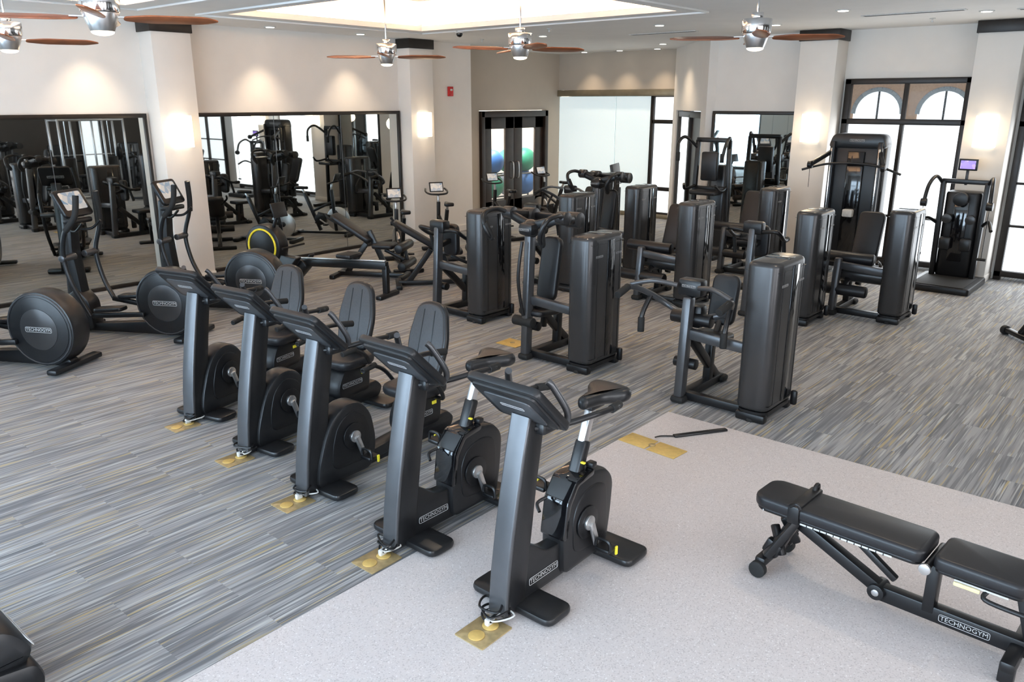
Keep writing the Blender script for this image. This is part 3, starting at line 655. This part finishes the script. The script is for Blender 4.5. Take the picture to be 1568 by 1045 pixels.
# tall cable machines at window wall
b=B()   # faces -x
b.poly(rect(.30,.86,.08,5),2.0,'black',Matrix.Translation((.25,0,1.1)),.03); b.poly(rect(.06,.26,.02,3),1.7,'gloss',Matrix.Translation((.09,0,1.1)),.01)
for s in (-1,1):
    b.beam((.05,s*.36,.05),(.05,s*.36,2.1),.07,.08,'charcoal'); b.cyl((.0,s*.36,.1),(.0,s*.36,2.0),.015,'chrome')
    b.beam((.05,s*.36,1.95),(-.35,s*.55,1.75),.06,.06,'charcoal'); b.cyl((-.35,s*.52,1.75),(-.35,s*.58,1.75),.06,'black'); b.tube([(-.35,s*.55,1.7),(-.34,s*.55,1.4)],.004,'black',sm=1,seg=6)
    b.box((.0,s*.3,.04),(.8,.1,.08),'black',bev=.03)
b.poly(roundpoly([(-.45,0),(.45,0),(.38,.22),(-.38,.22)],.08),.34,'charcoal',Matrix.Translation((.22,0,2.0))@Matrix.Rotation(R(90),4,'Z')@XZ,.03)
b.tube([(-.15,-.75,1.65),(-.1,-.4,1.75),(-.1,0,1.78),(-.1,.4,1.75),(-.15,.75,1.65)],.018,'black'); b.box((-.0,0,1.0),(.1,.16,.12),'plate_w',bev=.02)
b.logo((.04,0,2.12),.026,(-1,0,0),(0,-1,0))
b.obj('lat_pulldown_machine',(13.2,4.25,0))
b=B()
b.poly(rect(1.15,.86,.05),.10,'black',Matrix.Translation((.0,0,.05)),.02); b.box((-.1,0,.105),(.9,.7,.01),'rubber')
b.poly(rect(.30,.50,.10,5),1.30,'black',Matrix.Translation((.42,0,.75)),.04); b.box((.26,0,.8),(.02,.2,.9),'gloss')
for s in (-1,1):
    b.beam((.30,s*.28,.1),(.30,s*.30,1.55),.07,.10,'charcoal'); b.tube([(.30,s*.30,1.5),(.15,s*.38,1.62),(-.05,s*.42,1.5),(-.12,s*.44,1.25)],.028,'charcoal')
    b.cyl((-.12,s*.40,1.25),(-.12,s*.48,1.25),.06,'black'); b.tube([(.3,s*.30,.9),(.1,s*.42,1.0),(-.1,s*.5,.9)],.025,'charcoal')
    b.tube([(-.12,s*.44,1.25),(-.12,s*.44,.5)],.005,'black',sm=1,seg=6); b.cyl((-.12,s*.38,.48),(-.12,s*.5,.48),.02,'rubber')
    b.cyl((.22,s*.16,1.0),(.16,s*.16,1.0),.07,'shroud'); b.box((.2,s*.14,.62),(.08,.16,.2),'charcoal',bev=.03)
b.beam((.3,-.32,1.55),(.3,.32,1.55),.06,.07,'charcoal'); b.cyl((.2,0,1.3),(.1,0,1.3),.10,'black'); b.beam((.3,0,1.5),(.3,0,1.72),.04,.04,'black'); b.box((.27,0,1.80),(.03,.26,.17),'black'); b.box((.252,0,1.80),(.005,.2,.12),'screen_purple',bev=0)
b.obj('functional_trainer',(13.38,2.74,0))
# multi-arm station in front of the east mirror
b=B()
for s in (-1,1):
    b.beam((0,s*.35,.05),(0,s*.30,2.05),.07,.08,'black'); b.tube([(0,s*.3,1.9),(-.25,s*.42,2.1),(-.45,s*.45,2.0),(-.5,s*.42,1.75)],.028,'charcoal'); b.cyl((-.5,s*.42,1.85),(-.5,s*.42,1.7),.035,'rubber')
    b.beam((-.5,s*.35,.05),(.5,s*.35,.05),.08,.08,'black'); b.tube([(0,s*.3,1.25),(-.3,s*.35,1.2),(-.45,s*.3,1.3)],.025,'charcoal')
b.beam((0,-.32,2.05),(0,.32,2.05),.08,.08,'black'); b.box((-.1,0,1.6),(.12,.3,.5),'vinyl',bev=.03); b.box((-.2,0,1.15),(.3,.5,.08),'vinyl',bev=.03); b.beam((0,-.3,1.2),(0,.3,1.2),.08,.08,'black'); b.poly(rect(.3,.36,.08),1.5,'shroud',Matrix.Translation((.35,0,.85)),.03)
b.obj('assisted_dip_machine',(13.4,6.75,0))

# ------------------------------------------------------------------ adjustable bench (near right); local x along bench, head at x=0
b=B()
bp=roundpoly([(0,-.10),(.05,-.15),(.92,-.15),(.95,-.12),(.95,.12),(.92,.15),(.05,.15),(0,.10)],.05)
b.poly(bp,.075,'vinyl',Matrix.Translation((0,0,.455)),.022,3)
b.poly(rect(.42,.30,.05,4,1.20,0),.075,'vinyl',Matrix.Translation((0,0,.455)),.022,3)
b.poly([(p[0]*.97+.012,p[1]*.93) for p in bp],.02,'black',Matrix.Translation((0,0,.412)),.004); b.poly(rect(.40,.27,.04,4,1.20,0),.02,'black',Matrix.Translation((0,0,.412)),.004)
b.beam((.12,0,.395),(.92,0,.395),.10,.05,'black'); b.box((.55,-.145,.405),(.50,.006,.010),'plate_w',bev=.002); b.box((.12,-.135,.408),(.10,.006,.010),'plate_w',bev=.002)
for i in range(12): b.box((.34+i*.038,-.149,.405),(.004,.004,.012),'black',bev=0)
b.beam((1.0,0,.395),(1.45,0,.395),.10,.05,'black'); b.box((1.22,-.14,.402),(.24,.006,.010),'plate_w',bev=.002)
b.box((.26,0,.45),(.07,.325,.11),'black',bev=.01); b.tube([(.24,-.16,.50),(.28,-.17,.53),(.30,-.16,.50)],.01,'black')
b.tube([(.26,.12,.50),(.26,.13,.52),(.26,.165,.52),(.26,.165,.46)],.014,'black',seg=8)
b.beam((.20,0,.36),(.72,0,.12),.07,.07,'black'); b.beam((.72,0,.10),(1.52,0,.10),.07,.09,'black'); b.beam((.98,0,.38),(.98,0,.10),.08,.06,'black')
b.beam((.55,0,.37),(.80,0,.20),.04,.04,'charcoal')
b.cyl((.965,-.155,.41),(.965,.155,.41),.02,'charcoal'); b.cyl((.965,-.165,.41),(.965,-.145,.41),.03,'silver'); b.cyl((.72,-.06,.11),(.72,.06,.11),.045,'black'); b.cyl((.72,-.065,.11),(.72,-.058,.11),.02,'silver')
b.logo((1.16,-.037,.10),.028,(0,-1,0),(1,0,0)); b.logo((1.16,.037,.10),.028,(0,1,0),(-1,0,0))
b.beam((.22,0,.34),(.12,0,.10),.06,.06,'black'); b.box((.10,0,.09),(.07,.36,.06),'black',bev=.02)
for s in (-1,1):
    b.cyl((.10,s*.17,.05),(.10,s*.21,.05),.05,'rubber'); b.box((1.40,s*.2,.05),(.07,.05,.10),'black'); b.box((.14,s*.10,.17),(.10,.05,.10),'black',rot=(0,.4,0),bev=.015)
    b.beam((.12,s*.06,.30),(.20,s*.10,.14),.04,.05,'black'); b.beam((.24,s*.05,.36),(.12,s*.14,.12),.05,.05,'charcoal')
b.box((1.40,0,.09),(.07,.46,.06),'black',bev=.015); b.beam((1.38,0,.38),(1.46,0,.10),.06,.06,'black')
b.tube([(1.25,-.12,.40),(1.25,-.17,.37),(1.42,-.17,.36)],.012,'black'); b.box((1.16,-.152,.39),(.12,.012,.022),'label')
b.obj('adjustable_weight_bench',(4.29,1.68,.006),R(-93))
# small bench foot at the far right edge
b=B(); b.box((.0,0,.06),(.08,.55,.06),'black',bev=.02); b.cyl((0,.26,.05),(0,.32,.05),.055,'rubber'); b.cyl((0,-.26,.05),(0,-.32,.05),.055,'rubber')
b.beam((0,0,.08),(.2,0,.42),.06,.06,'black'); b.beam((0,0,.07),(1.2,0,.07),.06,.06,'black'); b.poly(rect(1.1,.28,.05,4,.65,0),.07,'vinyl',Matrix.Translation((0,0,.46)),.02); b.box((1.2,0,.05),(.08,.5,.07),'black',bev=.02); b.beam((1.15,0,.08),(1.0,0,.42),.06,.06,'black')
b.obj('flat_weight_bench',(10.75,1.33,0),R(-50))
# treadmill whose corner shows at lower left
b=B(); b.prism([(-1.6,.05),(.25,.05),(.28,.12),(.25,.22),(-.3,.3),(-1.6,.24)],.78,'black',bev=.03,r=.04); b.box((-.9,0,.27),(1.2,.5,.02),'rubber')
for s in (-1,1): b.box((-.7,s*.34,.30),(1.5,.10,.05),'charcoal',bev=.02)
b.prism([(-.28,.2),(.22,.2),(.27,.28),(.18,.42),(-.1,.5),(-.28,.46)],.72,'charcoal',bev=.05,r=.06); b.logo((.24,-.2,.33),.04,(1,0,.5),(0,1,0))
for s in (-1,1): b.beam((-.1,s*.36,.3),(-.35,s*.36,1.3),.06,.08,'steel')
console(b,-.42,1.38,R(115),.8,.3)
b.obj('treadmill',(.70,4.07,0),R(0))

# ------------------------------------------------------------------ lights
def area(name,loc,rot,sx,sy,e,col):
    l=bpy.data.lights.new(name,'AREA'); l.shape='RECTANGLE'; l.size=sx; l.size_y=sy; l.energy=e; l.color=col
    o=bpy.data.objects.new(name,l); o.location=loc; o.rotation_euler=rot; bpy.context.collection.objects.link(o)
for i,(a,c_) in enumerate(WW): area('daylight_west',(-2.95,(a+c_)/2,1.6),(0,R(-90),0),2.9,c_-a,190,(.58,.79,1))
for a,c_ in WS[:3]: area('fill_south',((a+c_)/2,-3.9,1.6),(R(90),0,0),c_-a,2.8,72,(.96,.96,1))  # fill lamps set at the added wide south windows
for a,c_ in YW[:2]: area('daylight_east',(14.35,(a+c_)/2,1.3),(0,R(90),0),2.3,c_-a,22,(.9,.95,1))
area('storeroom_light',(15.2,13.9,3.4),(0,0,0),3,.8,220,(1,.97,.9))
w=bpy.data.worlds.new('World'); bpy.context.scene.world=w; w.use_nodes=True; bg=w.node_tree.nodes['Background']
sk=w.node_tree.nodes.new('ShaderNodeTexSky'); sk.sky_type='HOSEK_WILKIE'; w.node_tree.links.new(sk.outputs[0],bg.inputs[0]); bg.inputs[1].default_value=.8
# ------------------------------------------------------------------ camera
cd=bpy.data.cameras.new('camera'); cam=bpy.data.objects.new('camera',cd); bpy.context.collection.objects.link(cam)
cd.sensor_width=36; cd.lens=1227/1568*36; cd.clip_start=.05
cam.location=(0,0,2.7); cam.rotation_euler=(R(90-16.65),0,R(40.5-90))
bpy.context.scene.camera=cam
vs=bpy.context.scene.view_settings
vs.view_transform='Standard'
vs.exposure=.55
